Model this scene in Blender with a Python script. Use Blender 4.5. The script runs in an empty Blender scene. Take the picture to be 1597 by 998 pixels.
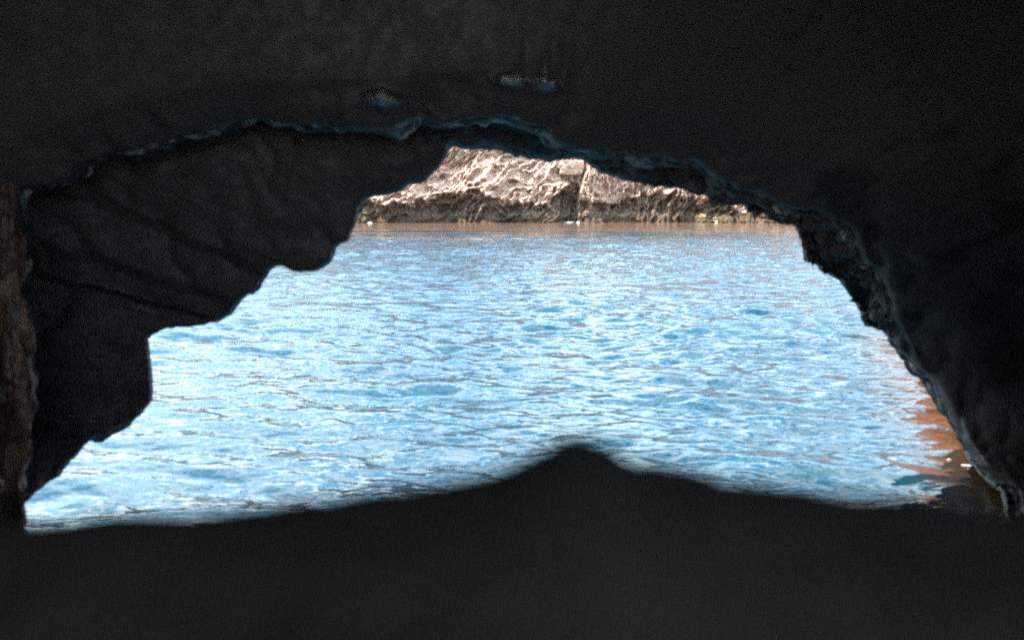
# A view out of a dark sea cave, over rippled blue water, to a sunlit limestone cliff.
import bpy, math
import numpy as np
from mathutils import Vector

C = bpy.context.scene.collection
SC = bpy.context.scene
rng = np.random.default_rng(7)

# ---------------------------------------------------------------- frame
W, H, F = 1597.0, 998.0, 1553.0          # sizes of the photograph, focal length in its pixels
CAM_Z = 4.9
PITCH = math.atan(189.0 / F)             # horizon at row 310
cp, sp = math.cos(PITCH), math.sin(PITCH)


def unproj(px, py, y):
    """World point at distance y in front of the camera that shows at pixel px, py."""
    px, py, y = np.broadcast_arrays(np.asarray(px, float), np.asarray(py, float), np.asarray(y, float))
    u = (px - W / 2) / F
    v = -(py - H / 2) / F
    dy = cp + v * sp
    dz = -sp + v * cp
    k = y / dy
    return np.stack([u * k, y, CAM_Z + dz * k], -1)


def water_y(py):
    v = -(np.asarray(py, float) - H / 2) / F
    dy = cp + v * sp
    dz = -sp + v * cp
    return -CAM_Z * dy / dz


def sstep(a, b, x):
    t = np.clip((np.asarray(x, float) - a) / (b - a), 0, 1)
    return t * t * (3 - 2 * t)


# ---------------------------------------------------------------- gradient noise
_perm = np.random.default_rng(3).permutation(256)
_perm = np.concatenate([_perm, _perm, _perm])
_g = np.random.default_rng(4).normal(size=(256, 3))
_g /= np.linalg.norm(_g, axis=1)[:, None]


def perlin(p):
    p = np.asarray(p, float)
    i = np.floor(p).astype(np.int64)
    f = p - i
    i &= 255
    u = f * f * f * (f * (f * 6 - 15) + 10)
    out = 0.0
    for dx in (0, 1):
        for dy in (0, 1):
            for dz in (0, 1):
                h = _perm[_perm[_perm[(i[..., 0] + dx) & 255] + ((i[..., 1] + dy) & 255)] + ((i[..., 2] + dz) & 255)]
                g = _g[h]
                d = g[..., 0] * (f[..., 0] - dx) + g[..., 1] * (f[..., 1] - dy) + g[..., 2] * (f[..., 2] - dz)
                w = (u[..., 0] if dx else 1 - u[..., 0]) * (u[..., 1] if dy else 1 - u[..., 1]) * (u[..., 2] if dz else 1 - u[..., 2])
                out = out + d * w
    return out * 1.6


def fbm(p, octv=5, gain=0.5, lac=2.03):
    a, s = 1.0, 0.0
    q = np.asarray(p, float)
    for k in range(octv):
        s = s + a * perlin(q)
        q = q * lac + 17.3
        a *= gain
    return s


def ridged(p, octv=5, gain=0.5, lac=2.07):
    a, s = 1.0, 0.0
    w = 1.0
    q = np.asarray(p, float)
    for k in range(octv):
        n = 1 - np.abs(perlin(q)) * 1.5
        n = np.clip(n, 0, 1) ** 2 * w
        s = s + a * n
        w = np.clip(n * 1.8, 0, 1)
        q = q * lac + 11.1
        a *= gain
    return s


# ---------------------------------------------------------------- mesh helpers
def grid_mesh(name, V, mat, parent=None, attrs=None, close_u=False, flip=False):
    nr, nc = V.shape[:2]
    me = bpy.data.meshes.new(name)
    me.vertices.add(nr * nc)
    me.vertices.foreach_set('co', V.reshape(-1).astype(np.float32))
    idx = np.arange(nr * nc).reshape(nr, nc)
    if close_u:
        idx = np.concatenate([idx, idx[:, :1]], 1)
    a, b, c, d = idx[:-1, :-1], idx[:-1, 1:], idx[1:, 1:], idx[1:, :-1]
    q = np.stack([a, d, c, b] if flip else [a, b, c, d], -1).reshape(-1, 4)
    nf = len(q)
    me.loops.add(nf * 4)
    me.loops.foreach_set('vertex_index', q.reshape(-1).astype(np.int32))
    me.polygons.add(nf)
    me.polygons.foreach_set('loop_start', np.arange(0, nf * 4, 4, dtype=np.int32))
    me.polygons.foreach_set('use_smooth', np.ones(nf, dtype=bool))
    for k, v in (attrs or {}).items():
        at = me.attributes.new(k, 'FLOAT', 'POINT')
        at.data.foreach_set('value', v.reshape(-1).astype(np.float32))
    me.update(calc_edges=True)
    me.validate()
    me.materials.append(mat)
    o = bpy.data.objects.new(name, me)
    C.objects.link(o)
    if parent:
        o.parent = parent
    return o


def grid_normals(V):
    du = np.gradient(V, axis=1)
    dv = np.gradient(V, axis=0)
    n = np.cross(du, dv)
    n /= np.linalg.norm(n, axis=-1)[..., None] + 1e-9
    return n


def empty(name, loc, label, cat, group=None):
    o = bpy.data.objects.new(name, None)
    C.objects.link(o)
    o.location = loc
    tag(o, label, cat, group)
    return o


def tag(o, label, cat, group=None):
    o['label'] = label
    o['category'] = cat
    if group:
        o['group'] = group


# ---------------------------------------------------------------- materials
def new_mat(name):
    m = bpy.data.materials.new(name)
    m.use_nodes = True
    nt = m.node_tree
    return m, nt, nt.nodes['Principled BSDF']


def node(nt, typ, **kw):
    n = nt.nodes.new(typ)
    for k, v in kw.items():
        setattr(n, k, v)
    return n


def coords(nt, scale=(1, 1, 1), rot=(0, 0, 0)):
    tc = node(nt, 'ShaderNodeTexCoord')
    mp = node(nt, 'ShaderNodeMapping')
    mp.inputs['Scale'].default_value = scale
    mp.inputs['Rotation'].default_value = rot
    nt.links.new(tc.outputs['Object'], mp.inputs['Vector'])
    return mp.outputs['Vector'], tc


def noise_tex(nt, vec, scale, detail=6, rough=0.6, dist=0.0):
    n = node(nt, 'ShaderNodeTexNoise')
    n.inputs['Scale'].default_value = scale
    n.inputs['Detail'].default_value = detail
    n.inputs['Roughness'].default_value = rough
    n.inputs['Distortion'].default_value = dist
    nt.links.new(vec, n.inputs['Vector'])
    return n.outputs['Fac']


def ramp(nt, fac, stops):
    r = node(nt, 'ShaderNodeValToRGB')
    el = r.color_ramp.elements
    while len(el) < len(stops):
        el.new(0.5)
    for e, (p, c) in zip(el, stops):
        e.position = p
        e.color = (*c, 1)
    nt.links.new(fac, r.inputs['Fac'])
    return r.outputs['Color']


def mixc(nt, fac, a, b):
    m = node(nt, 'ShaderNodeMix', data_type='RGBA')
    for s, v in ((m.inputs['Factor'], fac), (m.inputs['A'], a), (m.inputs['B'], b)):
        pass
    ins = {'f': m.inputs[0], 'a': m.inputs[6], 'b': m.inputs[7]}
    for k, v in (('f', fac), ('a', a), ('b', b)):
        if isinstance(v, (int, float)):
            ins[k].default_value = v
        elif isinstance(v, tuple):
            ins[k].default_value = (*v, 1)
        else:
            nt.links.new(v, ins[k])
    return m.outputs[2]


def maprange(nt, val, a, b, c=0.0, d=1.0, smooth=True):
    m = node(nt, 'ShaderNodeMapRange')
    if smooth:
        m.interpolation_type = 'SMOOTHSTEP'
    m.inputs['From Min'].default_value = a
    m.inputs['From Max'].default_value = b
    m.inputs['To Min'].default_value = c
    m.inputs['To Max'].default_value = d
    nt.links.new(val, m.inputs['Value'])
    return m.outputs['Result']


def bump(nt, bsdf, height, strength, dist):
    b = node(nt, 'ShaderNodeBump')
    b.inputs['Strength'].default_value = strength
    b.inputs['Distance'].default_value = dist
    nt.links.new(height, b.inputs['Height'])
    nt.links.new(b.outputs['Normal'], bsdf.inputs['Normal'])
    return b


def attr(nt, name):
    a = node(nt, 'ShaderNodeAttribute')
    a.attribute_name = name
    return a.outputs['Fac']


def cave_material():
    m, nt, b = new_mat('cave_rock')
    v, tc = coords(nt)
    big = noise_tex(nt, v, 0.9, 5, 0.6, 0.4)
    fine = noise_tex(nt, v, 6.0, 8, 0.65, 0.2)
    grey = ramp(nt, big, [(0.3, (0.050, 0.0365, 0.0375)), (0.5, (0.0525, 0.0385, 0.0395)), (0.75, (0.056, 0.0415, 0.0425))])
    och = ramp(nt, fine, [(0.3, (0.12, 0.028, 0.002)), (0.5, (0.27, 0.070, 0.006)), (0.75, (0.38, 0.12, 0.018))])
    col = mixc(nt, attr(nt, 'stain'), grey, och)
    highlight = ramp(nt, fine, [(0.35, (0.20, 0.19, 0.18)), (0.6, (0.58, 0.57, 0.54))])
    col = mixc(nt, attr(nt, 'highlight'), col, highlight)
    col = mixc(nt, attr(nt, 'wet_shade'), col, (0.018, 0.014, 0.012))
    nt.links.new(col, b.inputs['Base Color'])
    rr = maprange(nt, fine, 0.35, 0.65, 0.55, 0.80)
    nt.links.new(rr, b.inputs['Roughness'])
    bump(nt, b, fine, 0.3, 0.03)
    return m


def pillar_material():
    m, nt, b = new_mat('flowstone')
    v, tc = coords(nt, (1, 1, 0.18))
    f = noise_tex(nt, v, 5.0, 6, 0.6, 0.3)
    col = ramp(nt, f, [(0.36, (0.038, 0.017, 0.011)), (0.5, (0.10, 0.048, 0.029)), (0.68, (0.36, 0.21, 0.13))])
    nt.links.new(col, b.inputs['Base Color'])
    b.inputs['Roughness'].default_value = 0.5
    bump(nt, b, f, 0.5, 0.05)
    return m


def floor_material():
    m, nt, b = new_mat('cave_floor_rock')
    v, tc = coords(nt)
    f = noise_tex(nt, v, 3.0, 8, 0.65, 0.2)
    col = ramp(nt, f, [(0.3, (0.0185, 0.0138, 0.0130)), (0.7, (0.0255, 0.0195, 0.0184))])
    nt.links.new(col, b.inputs['Base Color'])
    b.inputs['Roughness'].default_value = 0.8
    b.inputs['Specular IOR Level'].default_value = 0.25
    bump(nt, b, f, 0.5, 0.03)
    return m


def cliff_material(name='cliff_limestone'):
    m, nt, b = new_mat(name)
    v, tc = coords(nt)
    vs, _ = coords(nt, (1.0, 1.0, 1.6), (0, math.radians(30), 0))
    big = noise_tex(nt, v, 0.16, 5, 0.6, 0.5)
    mid = noise_tex(nt, vs, 0.9, 8, 0.7, 0.35)
    fine = noise_tex(nt, v, 3.2, 6, 0.7, 0.3)
    pale = ramp(nt, mid, [(0.30, (0.12, 0.068, 0.048)), (0.43, (0.34, 0.220, 0.166)), (0.58, (0.53, 0.380, 0.308)), (0.75, (0.66, 0.515, 0.435))])
    warm = ramp(nt, fine, [(0.3, (0.13, 0.080, 0.05)), (0.55, (0.36, 0.245, 0.17)), (0.75, (0.50, 0.38, 0.29))])
    col = mixc(nt, maprange(nt, big, 0.48, 0.68, 0, 0.6), pale, warm)
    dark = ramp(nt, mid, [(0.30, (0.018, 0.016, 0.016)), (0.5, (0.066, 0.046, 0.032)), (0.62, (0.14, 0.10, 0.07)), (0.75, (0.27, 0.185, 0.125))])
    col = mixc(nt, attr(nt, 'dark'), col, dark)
    brn = ramp(nt, mid, [(0.35, (0.18, 0.092, 0.048)), (0.6, (0.36, 0.19, 0.105)), (0.75, (0.48, 0.28, 0.17))])
    col = mixc(nt, attr(nt, 'upper_brown'), col, brn)
    alg = ramp(nt, fine, [(0.3, (0.032, 0.021, 0.013)), (0.7, (0.085, 0.055, 0.032))])
    col = mixc(nt, attr(nt, 'algae'), col, alg)
    nt.links.new(col, b.inputs['Base Color'])
    b.inputs['Roughness'].default_value = 0.85
    b.inputs['Specular IOR Level'].default_value = 0.3
    bump(nt, b, fine, 0.7, 0.3)
    return m


def shore_rock_material():
    m, nt, b = new_mat('golden_shore_rock')
    v, tc = coords(nt)
    f = noise_tex(nt, v, 1.6, 7, 0.65, 0.4)
    col = ramp(nt, f, [(0.3, (0.09, 0.05, 0.025)), (0.5, (0.24, 0.145, 0.07)), (0.75, (0.42, 0.28, 0.15))])
    nt.links.new(col, b.inputs['Base Color'])
    b.inputs['Roughness'].default_value = 0.7
    bump(nt, b, f, 0.7, 0.2)
    return m


def foam_material():
    m, nt, b = new_mat('white_foam')
    v, tc = coords(nt)
    f = noise_tex(nt, v, 7, 5, 0.6)
    nt.links.new(ramp(nt, f, [(0.3, (0.30, 0.33, 0.35)), (0.7, (0.55, 0.57, 0.58))]), b.inputs['Base Color'])
    b.inputs['Roughness'].default_value = 0.8
    b.inputs['Subsurface Weight'].default_value = 0.0
    bump(nt, b, f, 0.5, 0.05)
    return m


def water_material():
    m, nt, b = new_mat('sea_water')
    v, tc = coords(nt, (0.75, 1.25, 1))
    n1 = noise_tex(nt, v, 1.7, 3, 0.5, 0.5)
    n2 = noise_tex(nt, v, 5.5, 2, 0.5, 0.3)
    big = noise_tex(nt, v, 0.06, 3, 0.5)
    add = node(nt, 'ShaderNodeMath', operation='MULTIPLY_ADD')
    nt.links.new(n2, add.inputs[0])
    add.inputs[1].default_value = 0.16
    nt.links.new(n1, add.inputs[2])
    col = ramp(nt, big, [(0.35, (0.0, 0.033, 0.062)), (0.7, (0.0, 0.050, 0.085))])
    nt.links.new(col, b.inputs['Base Color'])
    b.inputs['Roughness'].default_value = 0.04
    b.inputs['IOR'].default_value = 1.333
    sep = node(nt, 'ShaderNodeSeparateXYZ')
    nt.links.new(tc.outputs['Object'], sep.inputs[0])
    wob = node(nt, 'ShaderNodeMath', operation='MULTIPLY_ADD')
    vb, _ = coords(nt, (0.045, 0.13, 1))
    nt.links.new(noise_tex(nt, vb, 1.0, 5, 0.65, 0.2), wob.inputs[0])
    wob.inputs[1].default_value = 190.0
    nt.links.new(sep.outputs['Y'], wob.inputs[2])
    calm = maprange(nt, wob.outputs[0], 226, 262, 1.0, 0.2)
    hm = node(nt, 'ShaderNodeMath', operation='MULTIPLY')
    nt.links.new(add.outputs[0], hm.inputs[0])
    nt.links.new(calm, hm.inputs[1])
    near = maprange(nt, sep.outputs['Y'], 20, 80, 0.30, 1.0)
    hn = node(nt, 'ShaderNodeMath', operation='MULTIPLY')
    nt.links.new(hm.outputs[0], hn.inputs[0])
    nt.links.new(near, hn.inputs[1])
    bump(nt, b, hn.outputs[0], 1.0, 0.10)
    cliff_reflect = maprange(nt, wob.outputs[0], 222, 262, 0, 1)  # brown of the cliff's reflection, put into the water colour
    # shade by the right wall's foot, put into the water as brown
    dx = node(nt, 'ShaderNodeMath', operation='MULTIPLY_ADD')
    nt.links.new(sep.outputs['Y'], dx.inputs[0])
    dx.inputs[1].default_value = -0.28
    nt.links.new(sep.outputs['X'], dx.inputs[2])
    foot = maprange(nt, dx.outputs[0], 1.6, 3.6, 0, 1)
    far = maprange(nt, sep.outputs['Y'], 40, 34, 0, 1)
    fm = node(nt, 'ShaderNodeMath', operation='MULTIPLY')
    nt.links.new(foot, fm.inputs[0])
    nt.links.new(far, fm.inputs[1])
    col = mixc(nt, fm.outputs[0], col, (0.035, 0.018, 0.008))
    nt.links.new(mixc(nt, cliff_reflect, col, (0.17, 0.105, 0.075)), b.inputs['Base Color'])
    return m


# ---------------------------------------------------------------- the sea
def build_water():
    ys = [2.5]
    while ys[-1] < 262:
        ys.append(ys[-1] + max(0.045, 0.0038 * ys[-1]))
    while ys[-1] < 6000:
        ys.append(ys[-1] * 1.12)
    ys = np.array(ys)
    s = np.linspace(-1, 1, 1150)
    X = (ys[:, None] * 0.60 + 12) * s[None, :]
    Y = np.repeat(ys[:, None], len(s), 1)
    sp_r = np.gradient(ys)[:, None]
    sp_x = ((ys * 0.60 + 12) * 2 / len(s))[:, None]
    Z = np.zeros_like(X)
    DX = np.zeros_like(X)
    DY = np.zeros_like(X)
    # gusts: rougher and calmer patches, stretched across the view
    P = np.stack([X * 0.035, Y * 0.07, np.zeros_like(X)], -1)
    gust = np.clip(0.85 + 0.55 * fbm(P, 3), 0.35, 1.5)
    shelter = (1 - 0.8 * sstep(115, 150, Y)) * (0.55 + 0.45 * sstep(20, 44, Y))
    n = 120
    lam = np.exp(rng.uniform(math.log(0.27), math.log(4.5), n))
    ang = rng.normal(math.radians(-100), math.radians(30), n)
    ph = rng.uniform(0, 2 * math.pi, n)
    slope = 0.044 * np.sqrt(lam / (lam + 0.3)) * np.where(lam > 2.0, 0.5, 1.0)
    for l, a, p, sl in zip(lam, ang, ph, slope):
        k = 2 * math.pi / l
        fade = sstep(2.0, 3.6, l / (sp_r * abs(math.sin(a)) + sp_x * abs(math.cos(a)) + 1e-6))
        amp = sl / k * fade * (gust if l < 2.5 else 1.0) * shelter
        t = k * (X * math.cos(a) + Y * math.sin(a)) + p
        Z += amp * np.sin(t)
        DX -= 0.8 * amp * math.cos(a) * np.cos(t)
        DY -= 0.8 * amp * math.sin(a) * np.cos(t)
    Z *= 1.0
    V = np.stack([X + DX, Y + DY, Z], -1)
    o = grid_mesh('water', V, water_material())
    o['kind'] = 'structure'
    return o


# ---------------------------------------------------------------- the cave
RING_B = [  # outline of the mouth: column, row, distance
    (-60, 1050, 12.40), (-20, 900, 12.40), (14, 822, 12.45),
    (27, 797, 12.50), (33, 783, 12.52), (50, 772, 12.59), (57, 763, 12.61), (66, 760, 12.65), (75, 752, 12.68), (85, 748, 12.72), (95, 742, 12.76), (98, 734, 12.77), (108, 722, 12.80), (112, 716, 12.82), (122, 708, 12.86), (126, 700, 12.87), (133, 692, 12.90), (142, 686, 12.93),
    (152, 675, 12.97), (160, 673, 13.00),
    (170, 675, 13.04), (177, 669, 13.06), (190, 662, 13.11), (205, 656, 13.17), (220, 648, 13.22), (228, 636, 13.26), (236, 628, 13.29), (239, 618, 13.30),
    (238, 600, 13.29), (236, 564, 13.29), (233, 540, 13.27), (231, 524, 13.27), (243, 520, 13.31), (256, 513, 13.33), (272, 510, 13.36), (296, 510, 13.40),
    (308, 507, 13.42), (320, 507, 13.45), (328, 503, 13.46), (340, 504, 13.48), (348, 498, 13.7), (364, 490, 13.7), (370, 480, 13.7), (379, 470, 13.6),
    (388, 460, 13.6), (396, 461, 13.6), (406, 452, 13.6), (410, 443, 13.6), (416, 434, 13.6), (423, 422, 13.5), (433, 416, 13.5), (444, 416, 13.5),
    (455, 423, 13.5), (468, 425, 13.5), (494, 423, 13.5), (504, 418, 13.5), (515, 410, 13.5), (520, 400, 13.5), (524, 390, 13.5), (529, 381, 13.5),
    (544, 376, 13.5), (547, 366, 13.5), (552, 354, 13.5), (556, 340, 13.5), (559, 326, 13.5), (565, 318, 13.5), (578, 307, 13.5), (606, 305, 13.5),
    (622, 300, 13.6), (628, 297, 13.6), (640, 288, 13.6), (652, 288, 13.6), (664, 284, 13.6), (676, 270, 13.7), (690, 256, 13.7), (698, 241, 13.7),
    (705, 229, 13.8), (712, 230, 13.8), (724, 234, 13.8), (740, 236, 13.8), (752, 234, 13.9), (780, 236, 13.9), (796, 242, 14), (802, 247, 14),
    (814, 245, 14), (826, 249, 14), (840, 250, 14.1), (858, 253, 14.1), (872, 249, 14.2), (894, 247, 14.2), (908, 248, 14.2), (914, 253, 14.3),
    (926, 263, 14.3), (936, 270, 14.3), (952, 274, 14.4), (968, 280, 14.4), (984, 283, 14.4), (1006, 285, 14.5), (1032, 291, 14.5), (1052, 293, 14.6),
    (1076, 296, 14.6), (1092, 299, 14.7), (1097, 304, 14.7), (1120, 308, 14.8), (1145, 311, 14.8), (1152, 318, 14.9), (1162, 321, 14.9), (1168, 330, 15),
    (1188, 333, 15), (1208, 340, 15), (1228, 346, 15.1), (1238, 353, 15.1), (1244, 362, 15.2), (1249, 380, 15.3), (1252, 400, 15.4), (1254, 408, 15.5),
    (1272, 413, 15.6), (1278, 422, 15.7), (1294, 429, 15.8), (1308, 437, 16), (1315, 446, 16.1), (1322, 457, 16.2), (1331, 470, 16.3), (1340, 485, 16.4),
    (1344, 502, 16.5), (1349, 508, 16.6), (1368, 511, 16.8), (1380, 520, 17), (1392, 534, 17.2), (1398, 550, 17.4), (1406, 559, 17.6), (1418, 567, 17.8),
    (1427, 580, 18), (1438, 597, 18.2), (1448, 613, 18.4), (1458, 627, 18.6), (1468, 641, 18.7), (1479, 656, 18.8), (1488, 673, 18.8), (1497, 689, 18.7),
    (1504, 704, 18.6), (1508, 715, 17.9), (1517, 726, 17.5), (1526, 738, 17.1), (1536, 748, 16.7), (1548, 758, 16.2), (1560, 767, 15.8), (1564, 780, 15.4),
    (1565, 797, 15.0), (1580, 830, 14.6), (1600, 900, 14.2), (1640, 1050, 14.0)]

RING_A = [  # inner rim: the edge of the nearer rock, column, row
    (-60, 1100), (0, 900), (18, 830), (24, 770), (34, 700), (42, 640), (48, 580), (44, 520), (38, 450), (36, 380), (32, 330), (45, 292), (80, 284),
    (115, 281), (130, 264), (145, 251), (175, 242), (220, 238), (260, 229), (275, 221), (310, 221), (340, 211), (365, 199), (390, 193), (440, 191),
    (480, 191), (520, 195), (560, 196), (590, 199), (640, 195), (700, 193), (740, 184), (790, 186), (840, 200), (870, 218), (910, 234), (950, 246),
    (1000, 250), (1040, 254), (1080, 248), (1105, 264), (1130, 285), (1180, 302), (1230, 320), (1300, 338), (1328, 350), (1337, 380), (1345, 405),
    (1372, 430), (1385, 465), (1395, 500), (1405, 530), (1428, 572), (1462, 600), (1482, 640), (1506, 690), (1532, 725), (1562, 745), (1584, 765),
    (1594, 800), (1606, 850), (1625, 920), (1680, 1100)]


def build_cave():
    CX, CY = 800.0, 600.0
    B = np.array(RING_B, float)
    # fine irregularity between traced points
    seg = np.linalg.norm(np.diff(B[:, :2], axis=0), axis=1)
    L = np.concatenate([[0], np.cumsum(seg)])
    NT = 1000
    t = np.linspace(0, L[-1], NT)
    bx, by, bd = (np.interp(t, L, B[:, k]) for k in range(3))
    jit = fbm(np.stack([t * 0.11, t * 0 + 3.3, t * 0], -1), 3)
    th = np.unwrap(np.arctan2(CY - by, bx - CX))
    if th[0] < 0:
        th = th + 2 * math.pi
    rb = np.hypot(bx - CX, by - CY) + jit * 1.6
    # a monotone angle for the rings away from the stepped outline
    thm = np.minimum.accumulate(th)
    kk = np.exp(-np.linspace(-2.2, 2.2, 91) ** 2)
    kk /= kk.sum()
    thm = np.convolve(np.concatenate([np.full(45, thm[0]), thm, np.full(45, thm[-1])]), kk, 'valid')
    thm = thm - np.linspace(0, 1e-3, NT)
    A = np.array(RING_A, float)
    tha = np.unwrap(np.arctan2(CY - A[:, 1], A[:, 0] - CX))
    if tha[0] < 0:
        tha = tha + 2 * math.pi
    ra_k = np.hypot(A[:, 0] - CX, A[:, 1] - CY)
    o = np.argsort(tha)
    rbo = rb
    sb = np.argsort(th)
    rb = np.interp(thm, th[sb], rbo[sb])          # the outline's radius at the monotone angle
    ra = np.interp(thm, tha[o], ra_k[o])
    ra = np.maximum(ra, rb + 8)
    deg = np.degrees(thm)

    def smooth(r, w):
        k = np.exp(-np.linspace(-2.5, 2.5, 2 * w + 1) ** 2)
        k /= k.sum()
        rp = np.concatenate([np.full(w, r[0]), r, np.full(w, r[-1])])
        return np.convolve(rp, k, 'valid')
    # smoothing runs over the angle, not over the stepped outline
    tu = np.linspace(th.max(), th.min(), 1400)
    so = np.argsort(thm)
    unstep = lambda r, w: np.interp(thm, tu[::-1], smooth(np.interp(tu, thm[so], r[so]), w)[::-1])
    ras, rbs = unstep(ra, 90), unstep(rb, 80)
    bds = unstep(bd, 160)
    low = 0.5 * sstep(14, 2, deg)                     # the foot of the right wall
    wl = sstep(35, 105, deg)                     # 1 = left and top: a recess behind the near rim, 0 = right: one sloping jamb
    ct, st = np.cos(thm), np.sin(thm)

    def pix(r, y, a=thm):
        return unproj(CX + np.cos(a) * r, CY - np.sin(a) * r, y)

    def world(y, rx, rz):
        zc = CAM_Z - max(y, 0) * 0.187
        return np.stack([ct * rx, np.full_like(ct, y), zc + st * rz], -1)

    lerp = lambda a, b, k: a + (b - a) * k
    ya = lerp(np.minimum(bds - 0.7 + 0.4 * low, bd - 0.25), np.minimum(12.0, bds - 1.7), wl)
    rings = []                                   # (points, steps to the next ring, noise amplitude)
    back = world(-6.0, 6.6, 5.0)
    back[:, 0] += 2.6
    rings.append((back, 8, 0.3))       # opening added behind the camera, to let light onto the dark walls
    rings.append((world(3.5, 6.6, 4.4), 8, 0.4))
    r5 = np.maximum(ras * 1.4, 1180)
    y5 = ya - 1.0
    rings.append((pix(r5, y5), 14, 0.015))
    rings.append((pix(np.maximum(ras * 1.08 + 45, ra + 18), ya - 0.55), 24, 0.018))
    rings.append((pix(ra * 1.0 + 10, ya - 0.22), 6, 0.09))
    rings.append((pix(ra, ya), 16, 0.09))
    under = lerp(ra - 0.36 * (ra - rb), ra - np.minimum(3 + 34 * np.clip(fbm(np.stack([t * 0.014, t * 0 + 1.7, t * 0], -1), 4, 0.6), 0, 1), 0.5 * (ra - rb)), wl)
    rings.append((pix(under, lerp(lerp(ya, bd, 0.36), ya + 0.6, wl)), 8, 0.10))
    rec = lerp(ra - 0.52 * (ra - rb), ra + 14, wl)
    rings.append((pix(rec, lerp(lerp(ya, bd, 0.52), ya + 1.0, wl)), 8, 0.15))
    wr = lerp(ra - 0.70 * (ra - rb), np.minimum(lerp(rbs, ras, 0.9), ra + 10), wl)
    wr = np.maximum(wr, rb + 14)
    rings.append((pix(wr, lerp(lerp(ya, bd, 0.70), bd - 0.55, wl)), 22, 0.09))
    wm = np.maximum(lerp(ra - 0.85 * (ra - rb), lerp(rbs, ras, 0.35), wl), np.maximum(rb, rbo) + 10)
    rings.append((pix(wm, lerp(lerp(ya, bd, 0.85), bd - 0.36, wl), 0.5 * (th + thm)), 18, 0.07))
    rings.append((pix(rbo + 7, bd - 0.22, th), 4, 0.04))
    rings.append((pix(rbo, bd, th), 5, 0.012))
    rings.append((pix(rbo * 1.012 + 4, bd + 0.4, th), 10, 0.03))
    side = np.abs(ct) ** 1.5
    rgt = (ct > 0) * 1.0
    yc = bd + 0.6
    pc = pix(rbo * 1.015 + 6, yc, th)
    rings.append((pc, 16, 0.10))
    yd = bd + lerp(1.0, 2.2, sstep(150, 110, deg))
    pd = pix(np.maximum(rb, rbs) * lerp(1.04, 1.12, sstep(120, 150, deg)) + 14, yd)
    rings.append((pd, 18, 0.25))
    pe = pd + np.stack([ct * 3, 1.0 * rgt, 3.5 * np.clip(st + 0.35, 0, 2)], -1)
    rings.append((pe, 12, 0.5))
    pf = np.stack([ct * 46, 15 + np.where(ct > 0, 6, -9) * side, 1.0 + 8 * np.clip(st + 0.4, 0, 2)], -1)
    rings.append((pf, 8, 0.8))
    pg = np.stack([ct * 46, np.full_like(ct, -6.5), 1.0 + 10 * np.clip(st + 0.4, 0, 2)], -1)
    rings.append((pg, 0, 0.0))
    rows, amps, ks = [], [], []
    for k in range(len(rings) - 1):
        p, n, a = rings[k]
        q, _, a2 = rings[k + 1]
        for j in range(n):
            f = j / n
            rows.append(p + (q - p) * f)
            amps.append(a + (a2 - a) * f)
            ks.append(k + f)
    rows.append(rings[-1][0]); amps.append(0); ks.append(len(rings) - 1)
    V = np.stack(rows, 0)
    amp = np.array(amps)[:, None]
    # both feet go straight down below the water
    for side_i in (0, -1):
        pass
    nrm = grid_normals(V)
    n1 = fbm(V * 0.55 + 5.0, 4, 0.55)
    n2 = ridged(V * np.array([1.5, 1.5, 0.9]) + 9.0, 4, 0.5) - 0.9
    n3 = fbm(V * 5.0, 3, 0.55)
    crag = ((1 - wl) * (1 - low))[None, :] * ((np.array(ks) > 4.9) & (np.array(ks) < 10.2))[:, None]
    disp = amp * (1 - 0.7 * low)[None, :] * (0.9 * n1 + 0.75 * n2 + 0.16 * n3) + crag * 0.10 * (ridged(V * 2.6 + 4, 4, 0.6) - 0.8)
    # facets like broken rock: quantised steps in a tilted direction
    # keep the traced outline: damp what would push the rock into the opening
    V = V + nrm * disp[..., None]
    # overhanging knobs above the rim, added and paled to make glints
    kn = fbm(V * 4.5 + 11, 4, 0.6)
    pale = np.zeros(V.shape[:2])
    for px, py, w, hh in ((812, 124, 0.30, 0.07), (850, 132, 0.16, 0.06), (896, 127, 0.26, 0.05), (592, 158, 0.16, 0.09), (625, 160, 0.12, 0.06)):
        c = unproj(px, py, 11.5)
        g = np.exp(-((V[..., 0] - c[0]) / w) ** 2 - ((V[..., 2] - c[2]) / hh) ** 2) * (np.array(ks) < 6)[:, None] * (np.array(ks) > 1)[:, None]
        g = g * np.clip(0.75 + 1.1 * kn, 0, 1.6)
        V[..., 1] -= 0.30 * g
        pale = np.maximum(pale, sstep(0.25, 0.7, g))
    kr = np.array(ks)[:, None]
    highlight = sstep(0.08, 0.32, fbm(V * 2.6 + 90, 4, 0.6)) * sstep(4.3, 5.0, kr) * sstep(7.4, 6.6, kr) * (0.35 + 0.65 * wl)[None, :]  # lighter colour painted on the rim as highlights
    highlight = np.maximum(highlight, 0.6 * pale)
    highlight = np.concatenate([highlight[:, :1], highlight, highlight[:, -1:]], 1)
    foot = np.stack([V[:, 0].copy(), V[:, -1].copy()], 0)
    foot[..., 2] = np.minimum(foot[..., 2], 0) - 2.5
    V = np.concatenate([foot[0][:, None], V, foot[1][:, None]], 1)
    st_n = fbm(V * 0.35 + 31, 3)
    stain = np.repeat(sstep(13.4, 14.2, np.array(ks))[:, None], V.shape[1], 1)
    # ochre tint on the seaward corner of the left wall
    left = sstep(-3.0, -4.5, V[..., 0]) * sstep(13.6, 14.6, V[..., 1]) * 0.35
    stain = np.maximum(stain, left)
    root = empty('sea_cave', (0, 0, 0), 'dark rock sea cave whose jagged arched mouth frames the blue sea', 'cave')
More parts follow.
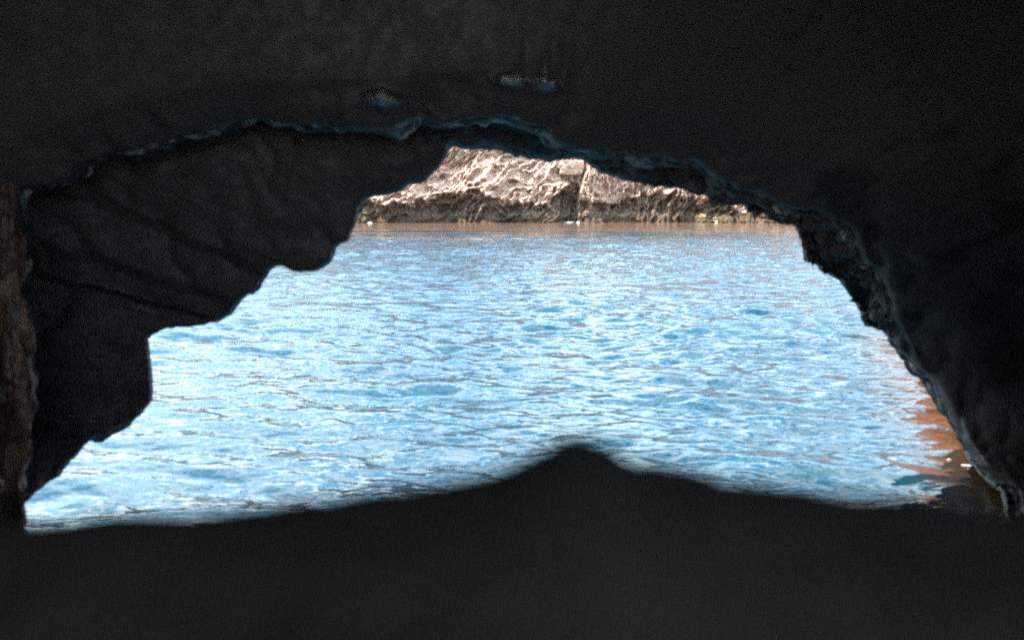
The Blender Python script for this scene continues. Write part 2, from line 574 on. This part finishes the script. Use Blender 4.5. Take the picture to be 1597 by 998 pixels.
    grid_mesh('rock_wall', V, cave_material(), root, {'stain': stain, 'wet_shade': np.maximum(sstep(1.9, 0.7, V[..., 2] + 0.5 * st_n), 0.85 * sstep(0.0, 0.35, fbm(V * 1.3 + 60, 3)) * (V[..., 1] > 13.8)) * (1 - stain), 'highlight': highlight})  # wet at the waterline, plus shade painted in patches on the jamb

    # flowstone pillar on the left of the mouth
    nz, nu = 150, 96
    zz = np.linspace(0, 1, nz)[:, None]
    uu = np.linspace(0, 2 * math.pi, nu, endpoint=False)[None, :]
    pxr = np.interp(zz, [0, 0.15, 0.35, 0.5, 0.62, 0.8, 1.0], [22, 24, 36, 44, 42, 34, 22])
    row = 880 + (285 - 880) * zz
    yb = 10.4
    right = unproj(pxr, row, yb)
    R = np.interp(zz, [0, 0.3, 0.55, 1], [0.55, 0.46, 0.38, 0.05])
    flute = 1 + 0.10 * np.sin(uu * 7 + 2.0 * np.sin(zz * 5)) + 0.06 * np.sin(uu * 13 + zz * 9)
    cx = right[..., 0] - R
    Xp = cx + R * flute * np.cos(uu)
    Yp = yb + R * flute * np.sin(uu)
    Zp = np.repeat(right[..., 2], nu, 1)
    P = np.stack([Xp, Yp, Zp], -1)
    n = fbm(P * np.array([2.2, 2.2, 0.8]), 4)
    n = n + 0.8 * (ridged(P * np.array([3.0, 3.0, 1.6]) + 3, 4) - 0.9)
    P[..., 0] += 0.10 * n * np.cos(uu) * np.minimum(1, R / 0.2)
    P[..., 1] += 0.10 * n * np.sin(uu) * np.minimum(1, R / 0.2)
    p = grid_mesh('rock_pillar', P, pillar_material(), root, close_u=True)
    p['label'] = 'brown fluted pillar of rock'
    # spur of sunlit ochre rock that runs out to sea beside the mouth
    nu, nv = 150, 90
    u = np.linspace(0, 2 * math.pi, nu, endpoint=False)[None, :]
    v = np.linspace(0.03, math.pi - 0.03, nv)[:, None]
    D = np.stack([np.sin(v) * np.cos(u), np.sin(v) * np.sin(u), -np.cos(v) * np.ones_like(u)], -1)
    m = np.max(np.abs(D), -1, keepdims=True)
    D = D * 0.45 + D / m * 0.45
    D = D * np.array([4.0, 7.2, 6.5])
    D = D * (1 + 0.10 * fbm(D * 0.28 + 3, 4))[..., None] + 0.5 * (ridged(D * 0.5 + 8, 4) - 0.9)[..., None] * D / 8
    a = math.atan2(0.28, 1.0)
    S = np.stack([D[..., 0] * math.cos(a) + D[..., 1] * math.sin(a) + 14.4, -D[..., 0] * math.sin(a) + D[..., 1] * math.cos(a) + 24.3, D[..., 2] * 1.0 + 0.5], -1)
    # its water side stays straight
    lim = 9.85 + (S[..., 1] - 22) * 0.28 + 0.18 * np.clip(S[..., 2], 0, 9)
    S[..., 0] = np.maximum(S[..., 0], lim)
    grid_mesh('rock_spur', S, bpy.data.materials['cave_rock'], root, {'stain': np.ones(S.shape[:2]), 'highlight': np.zeros(S.shape[:2]), 'wet_shade': 0.8 * sstep(0.7, 0.2, S[..., 2])}, close_u=True)
    return root


LEDGE = [(-400, 780), (-150, 796), (20, 804), (60, 806), (110, 801), (150, 795), (180, 790), (220, 790), (300, 793), (350, 787), (420, 780), (500, 773), (560, 763), (640, 752),
         (700, 742), (760, 730), (810, 713), (850, 703), (868, 696), (888, 693), (912, 692), (938, 694), (952, 702), (968, 716), (990, 730), (1040, 737), (1072, 735), (1102, 739),
         (1130, 750), (1190, 759), (1250, 767), (1310, 770), (1380, 766), (1440, 773), (1500, 786), (1570, 798), (1640, 812), (1800, 809), (2000, 795)]


def build_floor():
    YE = 1.65
    k = np.array(LEDGE, float)
    e = unproj(k[:, 0], k[:, 1], YE)
    x = np.concatenate([np.linspace(-9, -1.3, 110), np.linspace(-1.28, 1.28, 330), np.linspace(1.3, 9, 110)])
    ze = np.interp(x, e[:, 0], e[:, 2])
    ze = ze + 0.35 * sstep(2.2, 6, np.abs(x))
    ys = np.concatenate([np.linspace(-9, 0.9, 60), np.linspace(0.93, 1.65, 40), np.linspace(1.67, 2.6, 26), np.linspace(2.7, 6.5, 16)])
    X, Y = np.meshgrid(x, ys)
    back = 3.72 - 0.02 * np.abs(Y)
    f = sstep(-0.3, YE, Y) ** 1.3
    Z = back * (1 - f) + ze[None, :] * f
    front = np.clip(Y - YE, 0, None)
    Z = Z - 2.2 * front ** 1.15 - 0.25 * sstep(0, 0.15, front)
    Z = np.maximum(Z, -2)
    P = np.stack([X, Y, Z], -1)
    nz = fbm(P * 1.8 + 3, 5, 0.5)
    am = np.where(Y < YE, 0.07 * (1 - sstep(0.9, YE, Y)) + 0.004, 0.05)
    Z = Z + am * nz
    o = grid_mesh('ground', np.stack([X, Y, Z], -1), floor_material())
    o['kind'] = 'structure'


# ---------------------------------------------------------------- the far cliff
CY0 = 205.0


def cpx(px):                       # column -> x at the cliff
    return (np.asarray(px, float) - W / 2) / F * CY0 / 1.0


def cpz(py):                       # row -> height at the cliff
    return CAM_Z + (310 - np.asarray(py, float)) / F * CY0


def crack_x(z):
    return np.interp(z, [-1, 0.5, 3, 6, 9, 12, 16, 24], cpx([900, 900, 899, 902, 909, 916, 918, 924]))


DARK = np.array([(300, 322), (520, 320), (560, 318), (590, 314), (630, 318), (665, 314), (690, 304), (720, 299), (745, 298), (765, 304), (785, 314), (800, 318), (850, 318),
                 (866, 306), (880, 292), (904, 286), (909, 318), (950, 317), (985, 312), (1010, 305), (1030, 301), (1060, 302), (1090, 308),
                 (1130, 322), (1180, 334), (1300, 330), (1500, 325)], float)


def cliff_surface(x, z):
    """Depth offset of the cliff face (away from the camera) and colour zones."""
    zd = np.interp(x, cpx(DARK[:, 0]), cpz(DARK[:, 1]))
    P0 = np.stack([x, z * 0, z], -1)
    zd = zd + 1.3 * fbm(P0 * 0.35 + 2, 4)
    warp = np.stack([fbm(P0 * 0.18 + 7, 3), fbm(P0 * 0.18 + 70, 3)], -1)
    # folds rise to the right on the left half, stand upright on the right half
    def folds(a, fa, fc, seed):
        xs, zs = x + 1.3 * warp[..., 0], z + 1.3 * warp[..., 1]
        al = xs * math.cos(a) + zs * math.sin(a)
        ac = -xs * math.sin(a) + zs * math.cos(a)
        big = ridged(np.stack([al * fa, ac * fc, x * 0 + seed], -1), 5, 0.6)
        return big, fbm(np.stack([al * fa * 3, ac * fc * 2.2, x * 0 + seed + 30], -1), 4, 0.6)
    b1, k1 = folds(math.radians(36), 0.22, 0.62, 4.0)
    b2, k2 = folds(math.radians(72), 0.20, 0.55, 44.0)
    wb = sstep(4, 10, x + 3 * warp[..., 1])
    fold = b1 + (b2 - b1) * wb
    knob = k1 + (k2 - k1) * wb
    lump = fbm(np.stack([x * 0.10, z * 0.12, x * 0 + 1.0], -1), 4, 0.5)
    butt = fbm(np.stack([x * 0.055, z * 0.02, x * 0 + 8.0], -1), 3, 0.5)
    slope = np.interp(z, [-3, 0, 2, 5, 8, 14, 22, 56], [0, 0, 0.2, 1.2, 3.2, 8.6, 13, 34])
    d = slope - 2.2 * lump - 4.0 * butt - 1.45 * (fold - 0.8) - 0.75 * knob - 0.33 * (ridged(np.stack([x * 1.1 + warp[..., 0], z * 1.0, x * 0 + 3], -1), 4, 0.65) - 0.8)
    # under-cut below the pale rock
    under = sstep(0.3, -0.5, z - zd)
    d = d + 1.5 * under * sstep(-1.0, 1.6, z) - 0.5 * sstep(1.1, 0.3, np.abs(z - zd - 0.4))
    # smoother foot
    foot = sstep(2.4, 1.2, z)
    d = d * (1 - 0.35 * foot) - 0.5 * foot
    # the crack, and the right-hand block standing proud of it
    cx = crack_x(z)
    dx = x - cx
    proud = sstep(-0.1, 0.5, dx) * sstep(14, 3, dx)
    d = d - 1.6 * proud + 1.8 * sstep(-0.1, -0.6, dx) * sstep(-6.0, -1.0, dx) * sstep(10.0, 8.6, z)
    d = d + 2.2 * np.exp(-(dx / 0.34) ** 2) * sstep(14.5, 12.5, z)
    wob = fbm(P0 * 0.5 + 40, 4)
    dark = sstep(0.9, -1.0, z - zd + 2.0 * wob)  # dark rock, with shade under the overhang put into its colour
    dark = np.maximum(dark * 0.82, 0.6 * np.exp(-(dx / 0.40) ** 2) * sstep(14.5, 12.5, z))  # the crack's shade is darkened in the same way
    alg = sstep(2.0, 0.9, z + 0.5 * wob) * 0.85
    upper_brown = sstep(15.5, 20, z + 3 * wob)  # unseen upper cliff, coloured brown for its reflection in the waves
    return d, dark, alg, upper_brown


def cliff_depth(x, z):
    d, dk, al, sc = cliff_surface(np.array([float(x)]), np.array([float(z)]))
    plan = cliff_plan(np.array([float(x)]))
    return CY0 + plan[0] + d[0]


def cliff_plan(x):
    return 0.0016 * np.clip(np.abs(x) - 45, 0, None) ** 2 * -1.0 + 2.0 * np.sin(x * 0.05 + 0.5)


def cliff_top(x):
    t = np.interp(x, [-140, -90, -60, -35, -12, 8, 30, 55, 80, 110, 150], [20, 30, 38, 46, 52, 50, 44, 46, 44, 34, 20])
    P = np.stack([x * 0.12, x * 0, x * 0 + 5], -1)
    return t + 1.6 * fbm(P, 4)


def build_cliff():
    mat = cliff_material()
    root = empty('sea_cliff', (0, CY0, 0), 'pale sunlit limestone cliff rising from the far side of the water', 'cliff')
    xs = [-140.0]
    while xs[-1] < 150:
        xs.append(xs[-1] + (0.15 if -36 < xs[-1] < 62 else 0.7))
    xs = np.array(xs)
    nz = 250
    f = np.concatenate([np.linspace(0, 0.5, 190), np.linspace(0.5, 1, 61)[1:]])[:, None]
    nz = len(f)
    top = cliff_top(xs)[None, :]
    Z = -2.0 + (top + 2.0) * f
    X = np.repeat(xs[None, :], nz, 0)
    d, dk, al, ubr = cliff_surface(X, Z)
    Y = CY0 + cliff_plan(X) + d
    # rolls over at the top and runs back as a plateau
    rows = [np.stack([X, Y, Z], -1)]
    A1, A2, A3 = [dk], [al], [ubr]
    last = rows[0][-1]
    bk = []
    for k, (dy, dz) in enumerate([(1.5, 0.6), (4, 1.3), (9, 2.0), (18, 2.6), (35, 2.0), (60, -3.0)]):
        r = last.copy()
        r[:, 1] += dy
        r[:, 2] += dz + 0.8 * fbm(np.stack([xs * 0.2, xs * 0 + dy * 0.3, xs * 0], -1), 3)
        bk.append(r)
    rows.append(np.stack(bk, 0))
    A1.append(np.zeros((6, len(xs)))); A2.append(np.zeros((6, len(xs)))); A3.append(np.ones((6, len(xs))))
    V = np.concatenate(rows, 0)
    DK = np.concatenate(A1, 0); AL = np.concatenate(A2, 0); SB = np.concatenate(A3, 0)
    # two faces of rock that meet at the crack
    ic = int(np.argmin(np.abs(xs - cpx(900))))
    for sl, lab in ((slice(0, ic + 1), 'taller pale rock face with slanting folds, left of the crack'),
                    (slice(ic, None), 'lower rock face sloping down to the right of the crack')):
        o = grid_mesh('rock_face', V[:, sl], mat, root, {'dark': DK[:, sl], 'algae': AL[:, sl], 'upper_brown': SB[:, sl]}, flip=False)
        o['label'] = lab
        o.location = (0, -CY0, 0)


def rock_lump(name, c, size, seed, mat, rough=0.25, square=0.0, attrs=None):
    """A closed rock: displaced ellipsoid or block, base sunk a little."""
    nu, nv = 56, 40
    u = np.linspace(0, 2 * math.pi, nu, endpoint=False)[None, :]
    v = np.linspace(0.02, math.pi - 0.02, nv)[:, None]
    D = np.stack([np.sin(v) * np.cos(u), np.sin(v) * np.sin(u), -np.cos(v) * np.ones_like(u)], -1)
    if square:
        m = np.max(np.abs(D), -1, keepdims=True)
        D = D * (1 - square) + D / m * square * 0.85
    n = fbm(D * 1.4 + seed, 4, 0.55)
    r = ridged(D * 2.2 + seed * 1.7, 4, 0.55) - 0.8
    D = D * (1 + rough * (0.8 * n + 0.55 * r))[..., None]
    V = D * np.array(size) * 0.5
    at = {k: np.full(V.shape[:2], x) for k, x in (attrs or {}).items()}
    o = grid_mesh(name, V, mat, None, at, close_u=True)
    o.location = c
    return o


def build_rocks():
    cm = cliff_material('boulder_limestone')
    x, z = float(cpx(893)), float((cpz(248) + cpz(275)) / 2)
    y = cliff_depth(x - 1.0, z) - 0.6
    b = rock_lump('boulder', (x, y, z), (5.4, 4.2, 3.5), 5.0, cm, 0.16, 0.75, {'dark': 0.0, 'algae': 0.0, 'upper_brown': 0.0})
    b.rotation_euler = (0, math.radians(2), math.radians(6))
    tag(b, 'pale blocky boulder wedged high in the cliff above the dark crack', 'boulder')
    gm = shore_rock_material()
    spots = [  # column, row of the top, width in columns, words
        (570, 333, 14, 'small golden brown rock at the left foot of the far cliff, beside white foam'),
        (597, 338, 13, 'low golden rock just right of the foam at the left cliff foot'),
        (1098, 333, 22, 'rounded golden brown rock below the dark hollow at the cliff foot'),
        (1128, 334, 26, 'broad tan rock at the waterline between two golden shore rocks'),
        (1160, 331, 26, 'tallest tan shore rock near the right end of the cliff'),
        (1186, 338, 22, 'low yellow rock at the right end of the cliff, second from the arch'),
        (1208, 341, 20, 'last low orange rock at the waterline against the right arch edge'),
        (934, 340, 9, 'tiny orange rock at the waterline just right of the cliff crack'),
        (722, 341, 9, 'tiny golden rock at the waterline below the undercut left cliff')]
    for i, (px, py, w, lab) in enumerate(spots):
        x = float(cpx(px))
        hgt = float(cpz(py))
        wid = w / F * CY0
        y = cliff_depth(x, 0.6) - 0.5
        o = rock_lump('shore_rock', (x, y + 0.7, hgt * 0.22), (wid * 1.1, min(wid, 2.5), hgt * 1.35), 20.0 + 3.7 * i, gm, 0.32)
        tag(o, lab, 'rock', 'golden rocks along the far waterline')


def build_foam():
    fm = foam_material()

    def patch(px, py, w, hgt, y=None, dy=0.0):
        p = unproj(px, py, water_y(py) if y is None else y)
        nu, nv = 48, 12
        u = np.linspace(0, 2 * math.pi, nu, endpoint=False)[None, :]
        r = np.linspace(0.02, 1, nv)[:, None]
        edge = 1 + 0.35 * fbm(np.stack([np.cos(u) * 1.6 + px, np.sin(u) * 1.6, u * 0], -1), 3)
        X = w / 2 * r * edge * np.cos(u)
        Y = w / 3.2 * r * edge * np.sin(u)
        Zf = hgt * np.clip(1 - r ** 2, 0, 1) * (0.7 + 0.7 * np.abs(fbm(np.stack([X * 2.2 / w * 2 + px, Y * 4 / w * 2, X * 0], -1), 4))) - 0.05 * hgt
        o = grid_mesh('foam', np.stack([X, Y, Zf], -1), fm, close_u=True)
        o.location = (float(p[..., 0]), float(p[..., 1]) + dy, 0.02 if y is None else 0.05)
        o['kind'] = 'stuff'
        return o
    for px, w, hh in ((577, 1.0, 0.22), (888, 2.4, 0.12), (902, 0.9, 0.26), (1117, 0.8, 0.12)):
        x = float(cpx(px))
        o = patch(px, 347, w, hh, y=cliff_depth(x, 0.2) - 1.2)
        o['label'] = 'white surf foam along the foot of the far cliff'
        o['category'] = 'foam'
    for px, py, w, hh in ((1480, 718, 0.10, 0.02), (1508, 727, 0.22, 0.015)):
        o = patch(px, py, w, hh)
        o['label'] = 'white foam where the water meets the right wall of the cave'
        o['category'] = 'foam'


# ---------------------------------------------------------------- light, sky, camera
def build_light():
    s = Vector((-0.52, 0.10, 0.85)).normalized()         # towards the sun: high, on the left
    el = math.asin(s.z)
    w = bpy.data.worlds.new('World')
    SC.world = w
    w.use_nodes = True
    nt = w.node_tree
    bg = nt.nodes['Background']
    sky = nt.nodes.new('ShaderNodeTexSky')
    sky.sky_type = 'NISHITA'
    sky.sun_disc = False
    sky.sun_elevation = el
    sky.sun_rotation = math.atan2(s.x, s.y)
    sky.air_density = 1.0
    sky.dust_density = 1.2
    sky.ozone_density = 1.0
    tc = node(nt, 'ShaderNodeTexCoord')
    mp = node(nt, 'ShaderNodeMapping')
    mp.inputs['Scale'].default_value = (1.6, 1.6, 5.5)
    nt.links.new(tc.outputs['Generated'], mp.inputs['Vector'])
    cl = noise_tex(nt, mp.outputs['Vector'], 2.2, 7, 0.58, 0.3)
    mul = node(nt, 'ShaderNodeMix', data_type='RGBA', blend_type='MULTIPLY')
    mul.inputs[0].default_value = 1.0
    nt.links.new(sky.outputs['Color'], mul.inputs[6])
    mul.inputs[7].default_value = (0.86, 1.05, 1.02, 1)
    nt.links.new(mixc(nt, maprange(nt, cl, 0.44, 0.60, 0.0, 0.95), mul.outputs[2], (8.2, 9.0, 9.1)), bg.inputs['Color'])
    bg.inputs['Strength'].default_value = 0.15
    ld = bpy.data.lights.new('sun', 'SUN')
    ld.energy = 2.6
    ld.angle = math.radians(0.5)
    ld.color = (1.0, 0.88, 0.75)
    lo = bpy.data.objects.new('sun', ld)
    C.objects.link(lo)
    lo.location = s * 60
    lo.rotation_euler = s.to_track_quat('Z', 'Y').to_euler()


def build_camera():
    cd = bpy.data.cameras.new('camera')
    cd.sensor_fit = 'HORIZONTAL'
    cd.sensor_width = 36.0
    cd.lens = 36.0 * F / W
    cd.clip_start = 0.05
    cd.clip_end = 12000
    cd.dof.use_dof = True
    cd.dof.focus_distance = 62.0
    cd.dof.aperture_fstop = cd.lens / 1000 / 0.052
    co = bpy.data.objects.new('camera', cd)
    C.objects.link(co)
    co.location = (0, 0, CAM_Z)
    co.rotation_euler = (math.pi / 2 - PITCH, 0, 0)
    SC.camera = co


build_water()
build_cave()
build_floor()
build_cliff()
build_rocks()
build_foam()
build_light()
build_camera()

SC.view_settings.view_transform = 'Standard'
SC.view_settings.look = 'None'
SC.view_settings.exposure = 2.2
SC.view_settings.gamma = 1.0
SC.view_settings.use_curve_mapping = False
SC.render.engine = 'CYCLES'
SC.cycles.max_bounces = 12
SC.cycles.diffuse_bounces = 8
SC.cycles.glossy_bounces = 6
SC.cycles.use_denoising = False
SC.cycles.sample_clamp_indirect = 3.0
